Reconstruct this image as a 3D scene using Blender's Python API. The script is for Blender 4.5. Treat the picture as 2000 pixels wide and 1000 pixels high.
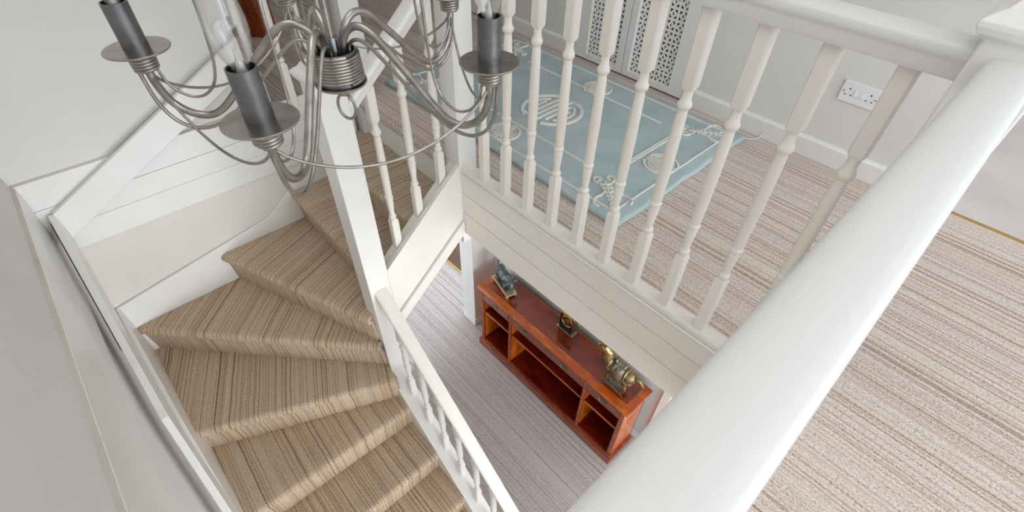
import bpy, bmesh, math, random
from mathutils import Vector, Matrix
random.seed(7)
for o in list(bpy.data.objects): bpy.data.objects.remove(o, do_unlink=True)
SC = bpy.context.scene
COL = SC.collection
PI = math.pi

# ------------------------------------------------------------------ camera
cam = bpy.data.cameras.new('camera')
cam.sensor_width = 36.0
cam.lens = 950.5 * 36.0 / 2000.0
cam.clip_start = 0.02
R = ((0.6795, 0.7333, 0.0234), (0.5278, -0.4664, -0.7099), (-0.5096, 0.4947, -0.7039))
right = Vector(R[0]).normalized()
fwd = Vector(R[2]); fwd = (fwd - right * fwd.dot(right)).normalized()
up = right.cross(fwd).normalized()
co = bpy.data.objects.new('camera', cam)
m = Matrix((right, up, -fwd)).transposed().to_4x4()
m.translation = Vector((1.40, -1.04, 1.225))
co.matrix_world = m
COL.objects.link(co)
SC.camera = co
cam.dof.use_dof = True
cam.dof.focus_distance = 1.6
cam.dof.aperture_fstop = 11.0

# ------------------------------------------------------------------ world and light
w = bpy.data.worlds.new('world'); SC.world = w; w.use_nodes = True
w.node_tree.nodes['Background'].inputs[0].default_value = (0.85, 0.925, 1.0, 1)
w.node_tree.nodes['Background'].inputs[1].default_value = 1.9


def area(name, loc, target, sx, sy, power, col):
    l = bpy.data.lights.new(name, 'AREA'); l.shape = 'RECTANGLE'; l.size = sx; l.size_y = sy
    l.energy = power; l.color = col
    o = bpy.data.objects.new(name, l); COL.objects.link(o); o.location = loc
    o.rotation_euler = (Vector(target) - Vector(loc)).to_track_quat('-Z', 'Y').to_euler()
    return o


area('landing_assumed_daylight', (6.5, 0.3, 1.5), (0.0, 0.0, 0.3), 2.4, 1.5, 26, (0.9, 0.95, 1.0))  # added area light for assumed daylight past the open landing end, no window modelled
area('landing_fill_light', (0.7, -0.85, 2.36), (0.7, -0.6, 0.0), 1.6, 0.9, 6.5, (1.0, 0.955, 0.91))  # added soft fill from above, no such lamp in the room
area('hall_added_daylight', (5.0, -0.1, -1.2), (0.0, 0.3, -1.9), 2.2, 1.6, 72, (0.97, 0.98, 1.0))  # added area light to brighten the hall
SC.view_settings.view_transform = 'Standard'
SC.view_settings.look = 'None'
SC.view_settings.exposure = 0.43
SC.view_settings.gamma = 1.0


# ------------------------------------------------------------------ materials
def S(h):
    h = h.lstrip('#'); v = [int(h[i:i + 2], 16) / 255 for i in (0, 2, 4)]
    return tuple(((c / 12.92) if c <= 0.04045 else ((c + 0.055) / 1.055) ** 2.4) for c in v) + (1,)


def newmat(name):
    mt = bpy.data.materials.new(name); mt.use_nodes = True
    nt = mt.node_tree
    return mt, nt, nt.nodes['Principled BSDF']


def N(nt, t, **kw):
    n = nt.nodes.new(t)
    for k, v in kw.items():
        if k.startswith('i_'):
            key = k[2:]
            key = int(key) if key.isdigit() else key
            n.inputs[key].default_value = v
        else:
            setattr(n, k, v)
    return n


def ramp(nt, stops, interp='LINEAR'):
    r = nt.nodes.new('ShaderNodeValToRGB'); cr = r.color_ramp; cr.interpolation = interp
    while len(cr.elements) < len(stops): cr.elements.new(0.5)
    for e, (p, c) in zip(cr.elements, stops): e.position = p; e.color = c
    return r


def paint(name, col, col2=None, rough=0.4, bump=0.15, scale=30, stretch=(1, 1, 1), spec=0.5):
    mt, nt, b = newmat(name)
    tc = N(nt, 'ShaderNodeTexCoord'); mp = N(nt, 'ShaderNodeMapping'); mp.inputs['Scale'].default_value = stretch
    nt.links.new(tc.outputs['Object'], mp.inputs[0])
    n1 = N(nt, 'ShaderNodeTexNoise', i_Scale=3.0, i_Detail=4.0)
    nt.links.new(mp.outputs[0], n1.inputs[0])
    r = ramp(nt, [(0.35, S(col2 or col)), (0.65, S(col))])
    nt.links.new(n1.outputs[0], r.inputs[0]); nt.links.new(r.outputs[0], b.inputs['Base Color'])
    n2 = N(nt, 'ShaderNodeTexNoise', i_Scale=float(scale), i_Detail=5.0)
    nt.links.new(mp.outputs[0], n2.inputs[0])
    bp = N(nt, 'ShaderNodeBump', i_Strength=bump, i_Distance=0.002)
    nt.links.new(n2.outputs[0], bp.inputs['Height']); nt.links.new(bp.outputs[0], b.inputs['Normal'])
    b.inputs['Roughness'].default_value = rough
    b.inputs['Specular IOR Level'].default_value = spec
    return mt


def carpet(name, stops, freq, wobble=0.004, loop=260, uv=False, axis=1, period=0.024):
    """striped loop-pile carpet: stripes along one axis, small loops as bump"""
    mt, nt, b = newmat(name)
    tc = N(nt, 'ShaderNodeTexCoord')
    src = tc.outputs['UV'] if uv else tc.outputs['Object']
    sep = N(nt, 'ShaderNodeSeparateXYZ'); nt.links.new(src, sep.inputs[0])
    a = sep.outputs[0] if uv else sep.outputs[axis]
    other = sep.outputs[1] if uv else sep.outputs[1 - axis]
    wn = N(nt, 'ShaderNodeTexNoise', i_Scale=9.0, i_Detail=1.0); nt.links.new(src, wn.inputs[0])
    wob = N(nt, 'ShaderNodeMath', operation='MULTIPLY_ADD', i_1=wobble * 2); nt.links.new(wn.outputs[0], wob.inputs[0]); nt.links.new(a, wob.inputs[2])
    cols = []
    for f, sd in ((freq, 0.0), (freq * 0.36, 7.3)):
        c1 = N(nt, 'ShaderNodeMath', operation='MULTIPLY', i_1=f); nt.links.new(wob.outputs[0], c1.inputs[0])
        c2 = N(nt, 'ShaderNodeMath', operation='MULTIPLY', i_1=0.22); nt.links.new(other, c2.inputs[0])
        cv = N(nt, 'ShaderNodeCombineXYZ', i_2=sd); nt.links.new(c1.outputs[0], cv.inputs[0]); nt.links.new(c2.outputs[0], cv.inputs[1])
        nn = N(nt, 'ShaderNodeTexNoise', i_Scale=1.0, i_Detail=1.0); nt.links.new(cv.outputs[0], nn.inputs[0]); cols.append(nn)
    mx = N(nt, 'ShaderNodeMath', operation='MULTIPLY_ADD', i_1=0.40); nt.links.new(cols[1].outputs[0], mx.inputs[0])
    m2 = N(nt, 'ShaderNodeMath', operation='MULTIPLY', i_1=0.60); nt.links.new(cols[0].outputs[0], m2.inputs[0]); nt.links.new(m2.outputs[0], mx.inputs[2])
    lmap = N(nt, 'ShaderNodeMapping'); nt.links.new(src, lmap.inputs[0])
    lmap.inputs['Scale'].default_value = (1.0, 0.6, 1.0) if uv or axis == 0 else (0.6, 1.0, 1.0)
    lp = N(nt, 'ShaderNodeTexNoise', i_Scale=float(loop), i_Detail=2.0); nt.links.new(lmap.outputs[0], lp.inputs[0])
    m3 = N(nt, 'ShaderNodeMath', operation='MULTIPLY_ADD', i_1=0.30, i_2=-0.15); nt.links.new(lp.outputs[0], m3.inputs[0])
    ad = N(nt, 'ShaderNodeMath', operation='ADD'); nt.links.new(mx.outputs[0], ad.inputs[0]); nt.links.new(m3.outputs[0], ad.inputs[1])
    sn1 = N(nt, 'ShaderNodeMath', operation='MULTIPLY', i_1=2 * PI / period); nt.links.new(wob.outputs[0], sn1.inputs[0])
    sn2 = N(nt, 'ShaderNodeMath', operation='SINE'); nt.links.new(sn1.outputs[0], sn2.inputs[0])
    sn3 = N(nt, 'ShaderNodeMath', operation='MULTIPLY', i_1=0.055); nt.links.new(sn2.outputs[0], sn3.inputs[0])
    ad2 = N(nt, 'ShaderNodeMath', operation='ADD'); nt.links.new(ad.outputs[0], ad2.inputs[0]); nt.links.new(sn3.outputs[0], ad2.inputs[1])
    r = ramp(nt, stops); nt.links.new(ad2.outputs[0], r.inputs[0])
    gr = ramp(nt, [(0.30, (0.72, 0.70, 0.69, 1)), (0.52, (0.98, 0.98, 0.98, 1)), (0.72, (1.0, 1.0, 1.0, 1))]); nt.links.new(lp.outputs[0], gr.inputs[0])
    mg = N(nt, 'ShaderNodeMix', data_type='RGBA', blend_type='MULTIPLY'); mg.inputs['Factor'].default_value = 1.0
    nt.links.new(r.outputs[0], mg.inputs[6]); nt.links.new(gr.outputs[0], mg.inputs[7])
    nt.links.new(mg.outputs[2], b.inputs['Base Color'])
    hs = N(nt, 'ShaderNodeMath', operation='MULTIPLY_ADD', i_1=0.8); nt.links.new(lp.outputs[0], hs.inputs[0]); nt.links.new(cols[0].outputs[0], hs.inputs[2])
    bp = N(nt, 'ShaderNodeBump', i_Strength=0.8, i_Distance=0.006); nt.links.new(hs.outputs[0], bp.inputs['Height'])
    nt.links.new(bp.outputs[0], b.inputs['Normal'])
    b.inputs['Roughness'].default_value = 0.95; b.inputs['Specular IOR Level'].default_value = 0.1
    return mt


def woodmat(name, c1, c2, c3, scale=(3, 30, 30), rough=0.22, coat=0.5):
    mt, nt, b = newmat(name)
    tc = N(nt, 'ShaderNodeTexCoord'); mp = N(nt, 'ShaderNodeMapping'); mp.inputs['Scale'].default_value = scale
    nt.links.new(tc.outputs['Object'], mp.inputs[0])
    n = N(nt, 'ShaderNodeTexNoise', i_Scale=1.6, i_Detail=6.0, i_Distortion=0.6); nt.links.new(mp.outputs[0], n.inputs[0])
    r = ramp(nt, [(0.3, S(c1)), (0.52, S(c2)), (0.75, S(c3))]); nt.links.new(n.outputs[0], r.inputs[0])
    nt.links.new(r.outputs[0], b.inputs['Base Color'])
    b.inputs['Roughness'].default_value = rough; b.inputs['Coat Weight'].default_value = coat; b.inputs['Coat Roughness'].default_value = 0.08
    return mt


def metalmat(name, c1, c2, rough=0.35, metallic=1.0, scale=60, bump=0.1):
    mt, nt, b = newmat(name)
    tc = N(nt, 'ShaderNodeTexCoord')
    n = N(nt, 'ShaderNodeTexNoise', i_Scale=float(scale), i_Detail=4.0); nt.links.new(tc.outputs['Object'], n.inputs[0])
    r = ramp(nt, [(0.35, S(c1)), (0.65, S(c2))]); nt.links.new(n.outputs[0], r.inputs[0]); nt.links.new(r.outputs[0], b.inputs['Base Color'])
    bp = N(nt, 'ShaderNodeBump', i_Strength=bump, i_Distance=0.001); nt.links.new(n.outputs[0], bp.inputs['Height']); nt.links.new(bp.outputs[0], b.inputs['Normal'])
    b.inputs['Metallic'].default_value = metallic; b.inputs['Roughness'].default_value = rough
    return mt


def flat(name, col, rough=0.5, metallic=0.0):
    mt, nt, b = newmat(name); b.inputs['Base Color'].default_value = S(col)
    b.inputs['Roughness'].default_value = rough; b.inputs['Metallic'].default_value = metallic
    return mt


M = {}
M['gloss'] = paint('white_gloss_paint', '#eeedea', '#e8e6e2', 0.3, 0.12, 45, (1, 1, 1))
M['gloss_x'] = paint('white_gloss_paint_brushed_x', '#e6e6e6', '#dddddc', 0.3, 0.5, 34, (0.1, 1, 1))
M['gloss_y'] = paint('white_gloss_paint_brushed_y', '#e6e6e6', '#dddddc', 0.3, 0.5, 34, (1, 0.1, 1))
M['cream'] = paint('cream_wood_paint', '#efeae2', '#eae4db', 0.35, 0.12, 45)
M['wall'] = paint('white_emulsion_wall', '#e3e1de', '#dedcd8', 0.8, 0.25, 70)
M['wall_cream'] = paint('magnolia_emulsion_wall', '#e3dfd8', '#dcd7ce', 0.8, 0.25, 60)
M['ceil'] = paint('white_ceiling', '#eeedea', '#ebeae6', 0.9, 0.1, 40)
M['caulk'] = paint('dusty_caulk', '#d6cfc5', '#c9bfb2', 0.9, 0.4, 90)
M['gap_shade_wood'] = paint('bare_wood_in_gap_shade', '#7d5b3f', '#4f3826', 0.8, 0.4, 60)  # bare timber tone, with the shadow of the rail gap painted in
LAND = [(0.28, S('#ac9489')), (0.38, S('#c3aca1')), (0.46, S('#d9c9bf')), (0.53, S('#ebe1da')), (0.60, S('#e3cfbe')), (0.72, S('#c0a99d'))]
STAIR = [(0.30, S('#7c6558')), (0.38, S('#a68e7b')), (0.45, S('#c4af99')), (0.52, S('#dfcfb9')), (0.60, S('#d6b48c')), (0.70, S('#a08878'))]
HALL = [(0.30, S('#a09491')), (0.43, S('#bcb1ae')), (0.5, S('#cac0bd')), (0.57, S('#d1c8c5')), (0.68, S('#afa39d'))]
M['carpet'] = carpet('striped_loop_carpet', LAND, 170, 0.003, 250)
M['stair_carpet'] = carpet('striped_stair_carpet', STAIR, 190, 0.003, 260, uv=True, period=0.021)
M['nose_carpet'] = carpet('striped_landing_edge_carpet', LAND, 170, 0.003, 250, uv=True)
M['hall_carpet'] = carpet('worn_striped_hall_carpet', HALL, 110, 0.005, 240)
M['pink_carpet'] = paint('pale_pink_plain_carpet', '#d9cfcd', '#cfc4c2', 0.95, 0.9, 320, spec=0.1)
M['brass_strip'] = flat('brass_threshold', '#b8985c', 0.4, 0.7)
M['yew'] = woodmat('yew_veneer_band', '#a03f0e', '#c25a18', '#d67a30', (4, 14, 14))
M['yew_x'] = woodmat('yew_veneer_light', '#b04a10', '#d2691c', '#e58a36', (6, 20, 3))
M['mahog'] = woodmat('mahogany_panel', '#5c1a0a', '#802a0e', '#9a3f18', (3, 5, 5), 0.16, 0.8)
M['mahog_d'] = woodmat('mahogany_frame', '#6a2712', '#86381a', '#a24e27', (4, 16, 16), 0.28)
M['bc_in_shade'] = woodmat('shaded_mahogany_inside', '#470a05', '#691307', '#7e200d', (3, 12, 12), 0.3)  # mahogany darkened to paint in the shade of the open bays
M['back_shade'] = flat('shaded_back_panel', '#1c0b08', 0.5)  # near-black colour stands for shadow at the back of the bays
M['cabwood'] = woodmat('red_brown_wood', '#6d2c10', '#8c3f18', '#a75526', (20, 20, 4), 0.3)
M['cabwood_d'] = woodmat('orange_brown_fluted_wood', '#7c300c', '#9c4513', '#b65a1e', (20, 20, 4), 0.35)
M['pewter'] = metalmat('brushed_pewter', '#97938d', '#aeaaa4', 0.30)
M['pewter_d'] = metalmat('dark_gunmetal', '#737376', '#868689', 0.34)
M['handle'] = metalmat('aged_brass_handle', '#6f6651', '#a89a78', 0.3)
M['gold'] = metalmat('gilt_metal', '#b99a5c', '#d9c08a', 0.25)
M['silver'] = metalmat('pale_brass_case', '#b7a992', '#cfc3ad', 0.25)
M['verdigris'] = metalmat('green_bronze_patina', '#3e4e48', '#75837a', 0.35, 0.35, 40, 0.5)
M['oldgold'] = metalmat('worn_gilt_bronze', '#7b5a22', '#a49678', 0.3, 0.7, 34, 0.6)
M['oldgrey'] = metalmat('silvered_bronze', '#7c786a', '#b0a994', 0.3, 0.75, 60, 0.4)
M['onyx'] = metalmat('gilt_plinth', '#bfa377', '#d8c39b', 0.3, 0.5, 20, 0.05)
M['stem'] = flat('pale_glass_stem', '#cfd0cf', 0.2)
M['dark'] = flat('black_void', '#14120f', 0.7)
M['plastic'] = flat('white_plastic', '#eeeeF2', 0.3)
M['rubber'] = flat('red_brown_socket', '#5a2a1c', 0.6)
M['brownfloor'] = woodmat('brown_wood_floor', '#3c2413', '#5c3a1e', '#70491f', (3, 20, 3), 0.35, 0.2)


def rugmat():
    mt, nt, b = newmat('pale_blue_wool_pile')
    tc = N(nt, 'ShaderNodeTexCoord')
    n = N(nt, 'ShaderNodeTexNoise', i_Scale=7.0, i_Detail=3.0); nt.links.new(tc.outputs['Object'], n.inputs[0])
    r = ramp(nt, [(0.3, S('#aebfc2')), (0.7, S('#becdcf'))]); nt.links.new(n.outputs[0], r.inputs[0]); nt.links.new(r.outputs[0], b.inputs['Base Color'])
    mp = N(nt, 'ShaderNodeMapping'); mp.inputs['Scale'].default_value = (1, 2.6, 1); mp.inputs['Rotation'].default_value = (0, 0, 0.9)
    nt.links.new(tc.outputs['Object'], mp.inputs[0])
    n2 = N(nt, 'ShaderNodeTexNoise', i_Scale=45.0, i_Detail=3.0); nt.links.new(mp.outputs[0], n2.inputs[0])
    n3 = N(nt, 'ShaderNodeTexNoise', i_Scale=420.0, i_Detail=1.0); nt.links.new(tc.outputs['Object'], n3.inputs[0])
    ad = N(nt, 'ShaderNodeMath', operation='MULTIPLY_ADD', i_1=0.25); nt.links.new(n3.outputs[0], ad.inputs[0]); nt.links.new(n2.outputs[0], ad.inputs[2])
    bp = N(nt, 'ShaderNodeBump', i_Strength=0.6, i_Distance=0.006); nt.links.new(ad.outputs[0], bp.inputs['Height']); nt.links.new(bp.outputs[0], b.inputs['Normal'])
    b.inputs['Roughness'].default_value = 0.95; b.inputs['Specular IOR Level'].default_value = 0.1
    return mt


M['rug'] = rugmat()
M['rugcream'] = paint('cream_wool_pile', '#efede6', '#e4e1d8', 0.95, 0.8, 380, spec=0.1)


def bulbglass():
    mt, nt, b = newmat('clear_bulb_glass')
    nt.nodes.remove(b)
    out = nt.nodes['Material Output']
    tr = N(nt, 'ShaderNodeBsdfTransparent'); tr.inputs[0].default_value = (0.97, 0.97, 0.97, 1)
    gl = N(nt, 'ShaderNodeBsdfGlossy'); gl.inputs['Roughness'].default_value = 0.02
    fr = N(nt, 'ShaderNodeLayerWeight', i_Blend=0.4)
    sc = N(nt, 'ShaderNodeMath', operation='MULTIPLY_ADD', i_1=0.85, i_2=0.07)
    nt.links.new(fr.outputs['Facing'], sc.inputs[0])
    mx = N(nt, 'ShaderNodeMixShader')
    nt.links.new(sc.outputs[0], mx.inputs[0]); nt.links.new(tr.outputs[0], mx.inputs[1]); nt.links.new(gl.outputs[0], mx.inputs[2])
    nt.links.new(mx.outputs[0], out.inputs[0])
    return mt


M['glass'] = bulbglass()


# ------------------------------------------------------------------ mesh helpers
class MB:
    def __init__(s): s.v = []; s.f = []; s.uv = None

    def add(s, vs, fs):
        k = len(s.v); s.v += [tuple(v) for v in vs]; s.f += [tuple(i + k for i in f) for f in fs]; return s

    def box(s, x0, x1, y0, y1, z0, z1):
        return s.add([(x0, y0, z0), (x1, y0, z0), (x1, y1, z0), (x0, y1, z0), (x0, y0, z1), (x1, y0, z1), (x1, y1, z1), (x0, y1, z1)],
                     [(0, 3, 2, 1), (4, 5, 6, 7), (0, 1, 5, 4), (1, 2, 6, 5), (2, 3, 7, 6), (3, 0, 4, 7)])

    def prism(s, poly, ext):
        """poly: 3-D outline, ext: extrusion vector"""
        n = len(poly); e = Vector(ext)
        vs = [Vector(p) for p in poly] + [Vector(p) + e for p in poly]
        nrm = Vector((0, 0, 0))
        for i in range(n): nrm += Vector(poly[i]).cross(Vector(poly[(i + 1) % n]))
        fs = [tuple(range(n)), tuple(range(2 * n - 1, n - 1, -1))] + [(i, i + n, (i + 1) % n + n, (i + 1) % n) for i in range(n)]
        if nrm.dot(e) > 0: fs = [tuple(reversed(f)) for f in fs]
        return s.add(vs, fs)

    def lathe(s, prof, seg=16, c=(0, 0, 0), rot=None, cap=True):
        vs = []; fs = []; n = len(prof)
        for r, z in prof:
            for k in range(seg):
                a = 2 * PI * k / seg; p = Vector((r * math.cos(a), r * math.sin(a), z))
                if rot: p = rot @ p
                vs.append(p + Vector(c))
        for i in range(n - 1):
            for k in range(seg):
                a = i * seg + k; b = i * seg + (k + 1) % seg
                fs.append((a, b, b + seg, a + seg))
        if cap:
            fs.append(tuple(range(seg - 1, -1, -1))); fs.append(tuple(range((n - 1) * seg, n * seg)))
        return s.add(vs, fs)

    def tube(s, pts, r, seg=8, closed=False):
        pts = [Vector(p) for p in pts]; n = len(pts)
        rr = r if isinstance(r, (list, tuple)) else [r] * n
        tang = []
        for i in range(n):
            if closed: t = pts[(i + 1) % n] - pts[i - 1]
            else: t = pts[min(i + 1, n - 1)] - pts[max(i - 1, 0)]
            tang.append(t.normalized())
        ref = Vector((0, 0, 1)) if abs(tang[0].z) < 0.9 else Vector((1, 0, 0))
        nn = (ref - tang[0] * ref.dot(tang[0])).normalized(); vs = []; fs = []
        for i in range(n):
            nn = (nn - tang[i] * nn.dot(tang[i])).normalized(); bb = tang[i].cross(nn)
            for k in range(seg):
                a = 2 * PI * k / seg; vs.append(pts[i] + (nn * math.cos(a) + bb * math.sin(a)) * rr[i])
        m_ = n if closed else n - 1
        for i in range(m_):
            for k in range(seg):
                a = i * seg + k; b = i * seg + (k + 1) % seg; c = ((i + 1) % n) * seg + (k + 1) % seg; d = ((i + 1) % n) * seg + k
                fs.append((a, b, c, d))
        if not closed: fs += [tuple(range(seg - 1, -1, -1)), tuple(range((n - 1) * seg, n * seg))]
        return s.add(vs, fs)

    def strip(s, pts, wd, z0, z1, closed=False):
        """flat raised band in the XY plane following pts"""
        n = len(pts); L = []; Rr = []
        for i in range(n):
            if closed: t = Vector(pts[(i + 1) % n]) - Vector(pts[i - 1])
            else: t = Vector(pts[min(i + 1, n - 1)]) - Vector(pts[max(i - 1, 0)])
            t = Vector((t[0], t[1])).normalized(); p = Vector((-t[1], t[0])) * wd / 2
            L.append((pts[i][0] + p[0], pts[i][1] + p[1])); Rr.append((pts[i][0] - p[0], pts[i][1] - p[1]))
        vs = []; fs = []
        for i in range(n):
            lx, ly = L[i]; rx, ry = Rr[i]
            ix, iy = (lx * .8 + rx * .2, ly * .8 + ry * .2); jx, jy = (lx * .2 + rx * .8, ly * .2 + ry * .8)
            vs += [(lx, ly, z0), (ix, iy, z1), (jx, jy, z1), (rx, ry, z0)]
        for i in range(n if closed else n - 1):
            a = 4 * i; b = 4 * ((i + 1) % n)
            for k in range(3): fs.append((a + k + 1, a + k, b + k, b + k + 1))
        if not closed: fs += [(0, 1, 2, 3), (4 * n - 1, 4 * n - 2, 4 * n - 3, 4 * n - 4)]
        return s.add(vs, fs)

    def sweep(s, prof, a, b, side, upv=(0, 0, 1)):
        """profile (u,v) swept straight from a to b; u along side, v along upv"""
        a = Vector(a); b = Vector(b); sd = Vector(side); u_ = Vector(upv)
        n = len(prof)
        vs = [a + sd * u + u_ * v for u, v in prof] + [b + sd * u + u_ * v for u, v in prof]
        fs = [(i, (i + 1) % n, (i + 1) % n + n, i + n) for i in range(n)] + [tuple(range(n - 1, -1, -1)), tuple(range(n, 2 * n))]
        if sd.cross(u_).dot(b - a) < 0: fs = [tuple(reversed(f)) for f in fs]
        return s.add(vs, fs)

    def mesh(s, name, smooth=None):
        me = bpy.data.meshes.new(name); me.from_pydata(s.v, [], s.f)
        if s.uv:
            ul = me.uv_layers.new(name='UVMap')
            for lp in me.loops: ul.data[lp.index].uv = s.uv[lp.vertex_index]
        if smooth is not None:
            me.polygons.foreach_set('use_smooth', [True] * len(me.polygons))
            me.set_sharp_from_angle(angle=math.radians(smooth))
        me.update(); return me


def obj(name, mb, mat, parent=None, smooth=None, bevel=0.0, loc=None):
    me = mb if isinstance(mb, bpy.types.Mesh) else mb.mesh(name, smooth)
    if not me.materials: me.materials.append(M[mat] if isinstance(mat, str) else mat)
    o = bpy.data.objects.new(name, me); COL.objects.link(o)
    if parent is not None: o.parent = parent
    if loc is not None: o.location = loc
    if bevel:
        bv = o.modifiers.new('bevel', 'BEVEL'); bv.width = bevel; bv.segments = 2; bv.limit_method = 'ANGLE'; bv.angle_limit = math.radians(40)
    return o


def tag(o, label, cat, group=None, kind=None):
    o['label'] = label; o['category'] = cat
    if group: o['group'] = group
    if kind: o['kind'] = kind
    return o


def empty(name, loc, label, cat, group=None, kind=None, rz=0.0):
    o = bpy.data.objects.new(name, None); COL.objects.link(o); o.location = loc; o.rotation_euler = (0, 0, rz); o.empty_display_size = 0.05
    return tag(o, label, cat, group, kind)


def B(*a): return MB().box(*a)


def catmull(pts, n=6, closed=False):
    P = [Vector(p) for p in pts]; out = []
    m_ = len(P); rng = range(m_ if closed else m_ - 1)
    for i in rng:
        p0 = P[i - 1] if (closed or i > 0) else P[0] * 2 - P[1]
        p1 = P[i]; p2 = P[(i + 1) % m_]
        p3 = P[(i + 2) % m_] if (closed or i + 2 < m_) else P[-1] * 2 - P[-2]
        for k in range(n):
            t = k / n
            out.append(0.5 * ((2 * p1) + (p2 - p0) * t + (2 * p0 - 5 * p1 + 4 * p2 - p3) * t * t + (3 * p1 - p0 - 3 * p2 + p3) * t ** 3))
    if not closed: out.append(P[-1])
    return out


# ================================================================== THE SETTING
HZ = -2.66          # hall floor
YW = 1.298          # landing wall
YS = -1.396         # stair wall
XF = -0.92          # wall at the turn of the stair
RISE = 0.19

# landing floor: one carpet around the stairwell
fl = MB()
fl.box(-2.75, 3.6, 0.02, YW + 0.04, -0.02, 0.0)
fl.box(1.345, 3.6, YS, 0.02, -0.02, 0.0)
fl.box(-2.75, -0.93, -0.60, 0.02, -0.02, 0.0)
tag(obj('floor', fl, 'carpet'), 'beige striped loop carpet on the upper landing around the stairwell', 'floor', kind='structure')
sl = MB()
sl.box(-2.75, 3.6, 0.02, YW, -0.31, -0.021)
sl.box(1.365, 3.6, YS, 0.02, -0.31, -0.021)
sl.box(-2.75, -0.96, -0.60, 0.02, -0.31, -0.021)
tag(obj('ceiling_hall', sl, 'ceil'), 'white hall ceiling under the upper landing', 'ceiling', kind='structure')
tag(obj('floor_bedroom', B(1.2, 3.6, YW + 0.04, 3.2, -0.02, 0.004), 'pink_carpet'), 'plain pale pink carpet beyond the brass threshold strip', 'floor', kind='structure')
tag(obj('trim_1', MB().prism([(1.25, 1.322, 0.0), (1.25, 1.329, 0.004), (1.25, 1.332, 0.0055), (1.25, 1.336, 0.004), (1.25, 1.340, 0.0)], (0.95, 0, 0)), 'brass_strip', smooth=40),
    'thin brass threshold strip between striped and pink carpet', 'threshold', kind='structure')
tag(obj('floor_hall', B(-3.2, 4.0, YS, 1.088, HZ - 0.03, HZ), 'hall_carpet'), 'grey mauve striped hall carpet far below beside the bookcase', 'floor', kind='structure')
tag(obj('floor_room', B(-3.2, -1.1, 1.10, 2.6, HZ - 0.03, HZ + 0.002), 'brownfloor'), 'dark brown floor past the hall doorway beyond the white pier', 'floor', kind='structure')
tag(obj('trim_2', B(-3.2, -1.15, 1.082, 1.108, HZ, HZ + 0.008), 'brass_strip', bevel=0.003), 'brass threshold strip on the hall floor beside the white pier', 'threshold', kind='structure')

# walls
wb = MB()
wb.box(-2.75, -0.535, YW, YW + 0.10, -0.3, 2.4)
wb.box(0.265, 1.325, YW, YW + 0.10, -0.3, 2.4)
wb.box(-0.535, 0.265, YW, YW + 0.10, 1.95, 2.4)
wb.box(1.325, 2.2, YW, YW + 0.10, 2.02, 2.4)
wb.box(2.2, 3.6, YW, YW + 0.10, -0.3, 2.4)
tag(obj('wall_back', wb, 'wall'), 'white landing wall behind the blue rug and the socket', 'wall', kind='structure')
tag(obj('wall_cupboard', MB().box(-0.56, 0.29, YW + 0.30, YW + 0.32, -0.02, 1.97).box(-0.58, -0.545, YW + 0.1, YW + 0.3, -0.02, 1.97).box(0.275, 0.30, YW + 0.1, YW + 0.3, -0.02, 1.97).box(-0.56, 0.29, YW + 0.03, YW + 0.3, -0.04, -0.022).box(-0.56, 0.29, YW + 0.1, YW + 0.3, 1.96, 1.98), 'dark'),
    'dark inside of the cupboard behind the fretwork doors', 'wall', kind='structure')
tag(obj('wall_bedroom', MB().box(1.1, 3.6, 3.2, 3.3, -0.02, 2.4).box(1.0, 1.1, YW + 0.1, 3.3, -0.02, 2.4).box(1.0, 3.6, YW + 0.1, 3.3, 2.4, 2.46), 'wall'), 'white walls of the room with the pale pink carpet', 'wall', kind='structure')
tag(obj('wall_stair', B(-1.1, 3.6, YS - 0.12, YS, HZ, 2.4), 'wall'), 'plain pale grey wall along the left of the staircase', 'wall', kind='structure')
wf = MB()
wf.box(XF - 0.12, XF, YS, -0.46, HZ, 2.4)
wf.box(XF - 0.04, XF, -0.46, -0.02, HZ, -0.02)
tag(obj('wall_turn', wf, 'wall'), 'cream wall at the turn of the staircase above the winders', 'wall', kind='structure')
tag(obj('wall_passage', B(-2.75, XF - 0.12, -0.66, -0.60, -0.3, 2.4), 'wall'), 'wall closing the far end of the upper passage', 'wall', kind='structure')
tag(obj('wall_far', B(-2.87, -2.75, -0.66, YW + 0.1, -0.3, 2.4), 'wall'), 'white wall behind the wooden pedestal at the far end of the landing', 'wall', kind='structure')
tag(obj('ceiling', B(-2.9, 3.6, YS - 0.12, YW + 0.1, 2.4, 2.46), 'ceil'), 'white ceiling over the landing', 'ceiling', kind='structure')
tag(obj('wall_hall', B(-1.12, 4.0, 1.01, 1.09, HZ, -0.31), 'wall'), 'white hall wall behind the bookcase', 'wall', kind='structure')
tag(obj('wall_pier', B(-1.12, -0.945, 0.765, 1.01, HZ, -0.31), 'wall'), 'white square pier at the left end of the bookcase', 'wall', kind='structure')
hp = MB().box(-1.132, -0.945, 0.753, 0.765, HZ, HZ + 0.09).box(-0.945, -0.933, 0.753, 1.01, HZ, HZ + 0.09).box(-1.132, -1.12, 0.753, 1.01, HZ, HZ + 0.09)
tag(obj('baseboard_pier', hp, 'gloss', bevel=0.004), 'white skirting around the foot of the square pier', 'skirting', kind='structure')
tag(obj('wall_hall_left', B(-3.3, -3.2, YS, 2.6, HZ, -0.31), 'wall'), 'hall wall at the far left below the landing', 'wall', kind='structure')
tag(obj('baseboard_hall', B(-0.933, 0.885, 0.998, 1.01, HZ, HZ + 0.09), 'gloss', bevel=0.004), 'white skirting on the hall wall behind the bookcase', 'skirting', kind='structure')
hd = MB().box(0.885, 0.95, 0.985, 1.01, HZ, -0.62).box(1.75, 1.815, 0.985, 1.01, HZ, -0.62).box(0.885, 1.815, 0.985, 1.01, -0.62, -0.55)
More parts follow.
